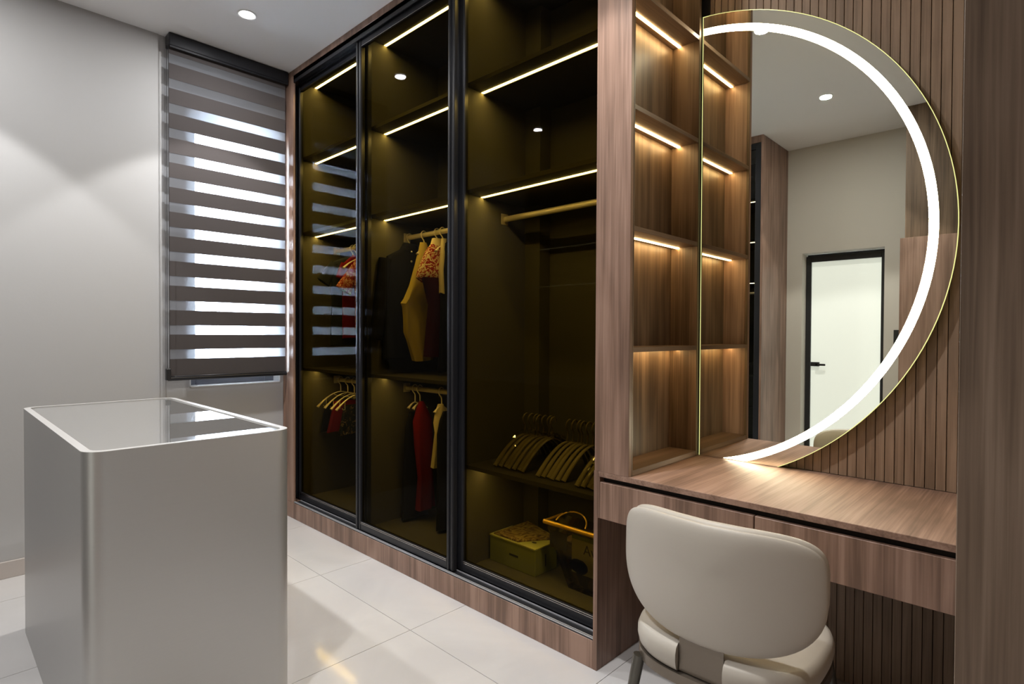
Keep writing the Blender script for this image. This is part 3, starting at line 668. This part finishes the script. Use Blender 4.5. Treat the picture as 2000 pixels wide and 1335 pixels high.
# middle bay, lower rail
for x, lb in ((-2.834, 'cream hanger holding the long red robe on the lower rail'), (-2.884, 'cream hanger holding the black trousers on the lower rail'), (-2.625, 'cream hanger holding the cream blouse on the lower rail')): dup(hn, (x, HY, ZL), lb)
garment('black_trousers', -2.884, HY, 0.13, 'long black garment hanging first on the lower middle rail', 'trousers',
        [(0.80, 2.09, 2.20, .016), (0.70, 2.06, 2.21, .02), (0.45, 2.045, 2.22, .024), (0.14, 2.035, 2.23, .026)], F_navy)
garment('red_robe', -2.822, HY, 0.2, 'long red robe hanging on the lower middle rail', 'robe',
        [(0.868, 2.115, 2.15, .010), (0.83, 2.10, 2.17, .02), (0.75, 2.075, 2.21, .026), (0.60, 2.085, 2.22, .028), (0.40, 2.11, 2.22, .028), (0.20, 2.10, 2.23, .03)], F_red, amp=0.008)
garment('cream_blouse', -2.632, HY, 0.45, 'small cream blouse hanging next to the black dress', 'blouse',
        [(0.868, 2.11, 2.15, .010), (0.82, 2.09, 2.17, .018), (0.76, 2.08, 2.20, .022), (0.70, 2.09, 2.20, .02), (0.50, 2.06, 2.12, .016)], F_cream)
garment('black_dress', -2.580, HY, 0.135, 'long black dress at the end of the lower middle rail', 'dress',
        [(0.83, 2.11, 2.15, .010), (0.78, 2.085, 2.19, .018), (0.70, 2.065, 2.22, .024), (0.40, 2.07, 2.23, .026), (0.14, 2.06, 2.24, .028)], F_navy)
# left bay, upper rail
for x, lb in ((-3.62, 'cream hanger holding the dark teal shirt in the left bay'), (-3.575, 'cream hanger holding the red shirt in the left bay'), (-3.52, 'cream hanger holding the red floral top in the left bay')): dup(hg, (x, HY, ZU), lb)
garment('teal_shirt', -3.62, HY, 1.2, 'dark teal short sleeved shirt hanging first in the left bay', 'shirt',
        [(1.83, 2.10, 2.16, .012), (1.81, 2.05, 2.21, .016), (1.78, 1.985, 2.28, .020), (1.70, 1.965, 2.29, .022), (1.50, 1.965, 2.29, .024), (1.20, 1.955, 2.29, .026)], F_teal, [((1.99, 1.765), (1.905, 1.63), .03, .05, .020, .020)])
garment('red_shirt', -3.570, HY, 1.25, 'red shirt squeezed between teal shirt and floral top', 'shirt',
        [(1.83, 2.10, 2.16, .010), (1.805, 2.07, 2.20, .014), (1.76, 2.02, 2.25, .018), (1.50, 2.02, 2.25, .018), (1.25, 2.02, 2.25, .02)], F_red, [((2.04, 1.765), (2.01, 1.66), .03, .04, .018, .018)])
garment('floral_top', -3.52, HY, 1.3, 'red floral wide sleeved top nearest the first door stile', 'blouse',
        [(1.815, 2.11, 2.15, .010), (1.79, 2.08, 2.19, .014), (1.73, 2.07, 2.21, .018), (1.55, 2.09, 2.20, .02), (1.32, 2.095, 2.20, .022)], F_flor, [((2.09, 1.745), (2.00, 1.575), .03, .062, .016, .02)])
# left bay, lower rail: clip hangers
hs = [(-3.79, 'cream clip hanger nearest the left wall of the wardrobe'), (-3.69, 'second cream clip hanger, above the red skirt'), (-3.60, 'third cream clip hanger, between the red skirt and the dark print skirt'), (-3.53, 'fourth cream clip hanger, above the dark print skirt')]
hc = make_hanger((hs[0][0], HY, ZL), hs[0][1], M_hanger, clips=True, w=0.178, drop=0.098, group='clip hangers in the left bay')
for x, lb in hs[1:]: dup(hc, (x, HY, ZL), lb)
garment('red_skirt', -3.735, HY, 0.58, 'folded red skirt clipped to a cream hanger in the left bay', 'skirt',
        [(0.795, 2.05, 2.22, .014), (0.76, 2.04, 2.23, .02), (0.66, 2.015, 2.25, .024), (0.58, 1.995, 2.26, .026)], F_red, amp=0.006)
garment('black_skirt', -3.80, HY, 0.57, 'black skirt clipped behind the red skirt', 'skirt',
        [(0.79, 2.03, 2.22, .010), (0.70, 2.0, 2.24, .014), (0.575, 1.975, 2.26, .016)], F_navy, amp=0.004)
garment('dark_print_skirt', -3.60, HY, 0.57, 'dark skirt with a faded leaf print, nearest the first door stile', 'skirt',
        [(0.78, 2.05, 2.21, .012), (0.68, 2.03, 2.23, .02), (0.575, 2.01, 2.25, .022)], F_dpat, amp=0.006)

# heaps of spare hangers in film on the low shelf of the right bay
SHZ = 0.635
hb = None; w_, dr = 0.185, 0.135
piles = [('left heap', [-1.945+0.030*i for i in range(7)], 2.135), ('middle heap', [-1.660+0.028*i for i in range(6)], 2.125), ('right heap', [-1.430+0.028*i for i in range(4)], 2.115)]
ordn = ['first', 'second', 'third', 'fourth', 'fifth', 'sixth', 'seventh']
for nm, xs, yy in piles:
    for i, x in enumerate(xs):
        lb = 'spare khaki velvet hanger on the low shelf, %s from the left of the %s' % (ordn[i], nm); tl = math.radians(9)
        lc = (x, yy + 0.006*((i*37) % 3-1), SHZ + 0.2285*math.cos(tl))
        if hb is None:
            hb = make_hanger(lc, lb, M_hangk, broad=True, w=w_, drop=dr, group='spare hangers on the low shelf'); hb.rotation_euler = (0, tl, 0)
        else: dup(hb, lc, lb, rot=(0, tl, 0))
def film(label, x0, x1, y, seed):
    bm = bmesh.new(); nu, nv = 30, 14; g = []
    for i in range(nu+1):
        t = -1+2*i/nu; row = []
        for j in range(nv+1):
            s = j/nv; x = x0+(x1-x0)*s
            yy = y + t*0.205; z = SHZ + 0.152 - 0.138*abs(t)**1.9
            nz_ = noise.noise(Vector((x*38, yy*38, seed)))*0.012 + noise.noise(Vector((x*90, yy*90, seed+3)))*0.005
            row.append(bm.verts.new((x+nz_*0.6, yy+nz_*0.5, max(SHZ+0.002, z+0.012+nz_))))
        g.append(row)
    for i in range(nu):
        for j in range(nv): bm.faces.new((g[i][j], g[i][j+1], g[i+1][j+1], g[i+1][j]))
    solid('plastic_film', bm, M_film, ((x0+x1)/2, y, SHZ), label, 'plastic bag', 'film over the spare hangers')
film('crinkled clear film over the left heap of spare hangers', -1.97, -1.76, 2.135, 1.0)
film('crinkled clear film over the right heap of spare hangers', -1.45, -1.32, 2.115, 9.0)

# green carton with a booklet on it
M_gbox = mat('carton_green', (0.30, 0.34, 0.09), 0.55); M_gtop = mat('carton_lid_green', (0.50, 0.52, 0.18), 0.5); M_print = mat('dark_print', (0.03, 0.03, 0.02), 0.6)
FZ = 0.125
cbx = thing('green_carton', (-1.94, 2.11, FZ), 'olive green cardboard box on the wardrobe floor in the right bay', 'box')
part('carton', B_(-2.094, -1.784, 2.022, 2.186, FZ, 0.250, bev=0.002), M_gbox, cbx)
bm = bmesh.new(); box(bm, -2.096, -1.782, 2.020, 2.188, 0.2503, 0.2585, 0.0015); part('lid', bm, M_gtop, cbx)
bm = bmesh.new(); box(bm, -1.955, -1.895, 2.0212, 2.0218, 0.186, 0.196); part('printed_line', bm, M_print, cbx)
bm = bmesh.new(); box(bm, -1.7838, -1.7832, 2.095, 2.102, 0.155, 0.215); part('side_mark', bm, M_print, cbx)
bm = bmesh.new(); prism(bm, [(-1.845+0.014*math.cos(a*PI/6), 2.085+0.010*math.sin(a*PI/6)) for a in range(12)], 0.2586, 0.2591); part('lid_seal', bm, M_print, cbx)
M_book = pattern('booklet_cover', (0.34, 0.26, 0.10), (0.22, 0.15, 0.06), (0.12, 0.075, 0.03), 14, 0.42, 0.62, 4.0)
bm = bmesh.new(); prism(bm, [(-2.072, 2.030), (-1.905, 2.030), (-1.790, 2.200), (-2.070, 2.285)], 0.2595, 0.267)
solid('booklet', bm, M_book, (-1.95, 2.13, 0.26), 'thin brown printed booklet lying on the green carton', 'booklet')

# clear zipped bag with a pack inside
M_gold = mat('gold_piping', (0.75, 0.47, 0.06), 0.3, metal=0.6); M_card = mat('pack_card', (0.80, 0.75, 0.45), 0.6); M_cardg = mat('pack_card_green', (0.24, 0.34, 0.06), 0.6); M_dark = mat('dark_bedding', (0.03, 0.025, 0.02), 0.8)
M_bagfill = pattern('bedding_brown', (0.10, 0.075, 0.04), (0.16, 0.11, 0.06), (0.22, 0.16, 0.085), 9)
by0, by1 = 2.045, 2.185
bag = thing('storage_bag', (-1.53, 2.12, FZ), 'clear zipped bag with gold piping beside the green carton', 'bag')
def trap(bm, y0, y1, zb, zt, xb0, xb1, xt0, xt1):
    f = [bm.verts.new(p) for p in ((xb0, y0, zb), (xb1, y0, zb), (xt1, y0, zt), (xt0, y0, zt))]; b = [bm.verts.new(p) for p in ((xb0, y1, zb), (xb1, y1, zb), (xt1, y1, zt), (xt0, y1, zt))]
    for i in range(4): bm.faces.new((f[i], f[(i+1) % 4], b[(i+1) % 4], b[i]))
    bm.faces.new(f[::-1]); bm.faces.new(b)
bm = bmesh.new(); trap(bm, by0, by1, FZ+0.001, 0.400, -1.60, -1.37, -1.742, -1.300); part('clear_cover', bm, M_film, bag)
bm = bmesh.new(); trap(bm, by0+0.02, by1-0.01, FZ+0.006, 0.32, -1.592, -1.378, -1.69, -1.330); bmesh.ops.bevel(bm, geom=bm.edges[:], offset=0.015, segments=2, affect='EDGES'); part('bedding', bm, M_bagfill, bag, True)
bm = bmesh.new()
for i in range(1): tube(bm, [(-1.748, by0, 0.398), (-1.60, by0-0.004, 0.400), (-1.45, by0-0.004, 0.400), (-1.298, by0, 0.398)], 0.011, 10)
tube(bm, [(-1.748, by0, 0.398), (-1.748, by1, 0.398)], 0.008, 8); part('gold_zip_edge', bm, M_gold, bag, True)
for k, (xa, xb) in enumerate(((-1.70, -1.53), (-1.50, -1.33))):
    bm = bmesh.new(); pts = [((xa+xb)/2 + (xb-xa)/2*math.cos(PI+PI*i/14), by0+0.03+0.05*math.sin(PI*i/14), 0.405+0.045*math.sin(PI*i/14)) for i in range(15)]
    tube(bm, pts, 0.0035, 6); part('handle_loop', bm, M_film if k else M_gold, bag, True)
part('photo_insert', B_(-1.715, -1.615, by0+0.004, by0+0.007, 0.285, 0.365), M_dark, bag)
part('pack_label', B_(-1.585, -1.345, by0+0.004, by0+0.008, 0.205, 0.358), M_card, bag, label='pale pack card with dark lettering')
part('label_band', B_(-1.585, -1.345, by0+0.0035, by0+0.008, 0.3582, 0.376), M_cardg, bag)
bm = bmesh.new(); random.seed(3)
pts = [(-1.545+(0.047+0.006*random.random())*math.cos(2*PI*i/18)*1.05, 0.238+(0.030+0.006*random.random())*math.sin(2*PI*i/18)) for i in range(18)]
vs = [bm.verts.new((x, by0+0.003, z)) for x, z in pts]; f = bm.faces.new(vs); bmesh.ops.extrude_face_region(bm, geom=[f]); part('printed_picture', bm, M_dark, bag)
fc = bpy.data.curves.new('lettering', 'FONT'); fc.body = 'Av'; fc.size = 0.062; fc.extrude = 0.0004
lt = bpy.data.objects.new('lettering_curve', fc); C.objects.link(lt); bpy.context.view_layer.update()
me = bpy.data.meshes.new_from_object(lt.evaluated_get(bpy.context.evaluated_depsgraph_get())); bpy.data.objects.remove(lt); bpy.data.curves.remove(fc)
bm = bmesh.new(); bm.from_mesh(me); bpy.data.meshes.remove(me)
bm.transform(Matrix.Translation((-1.520, by0+0.0033, 0.300)) @ Matrix.Rotation(PI/2, 4, 'X')); part('lettering', bm, M_print, bag)
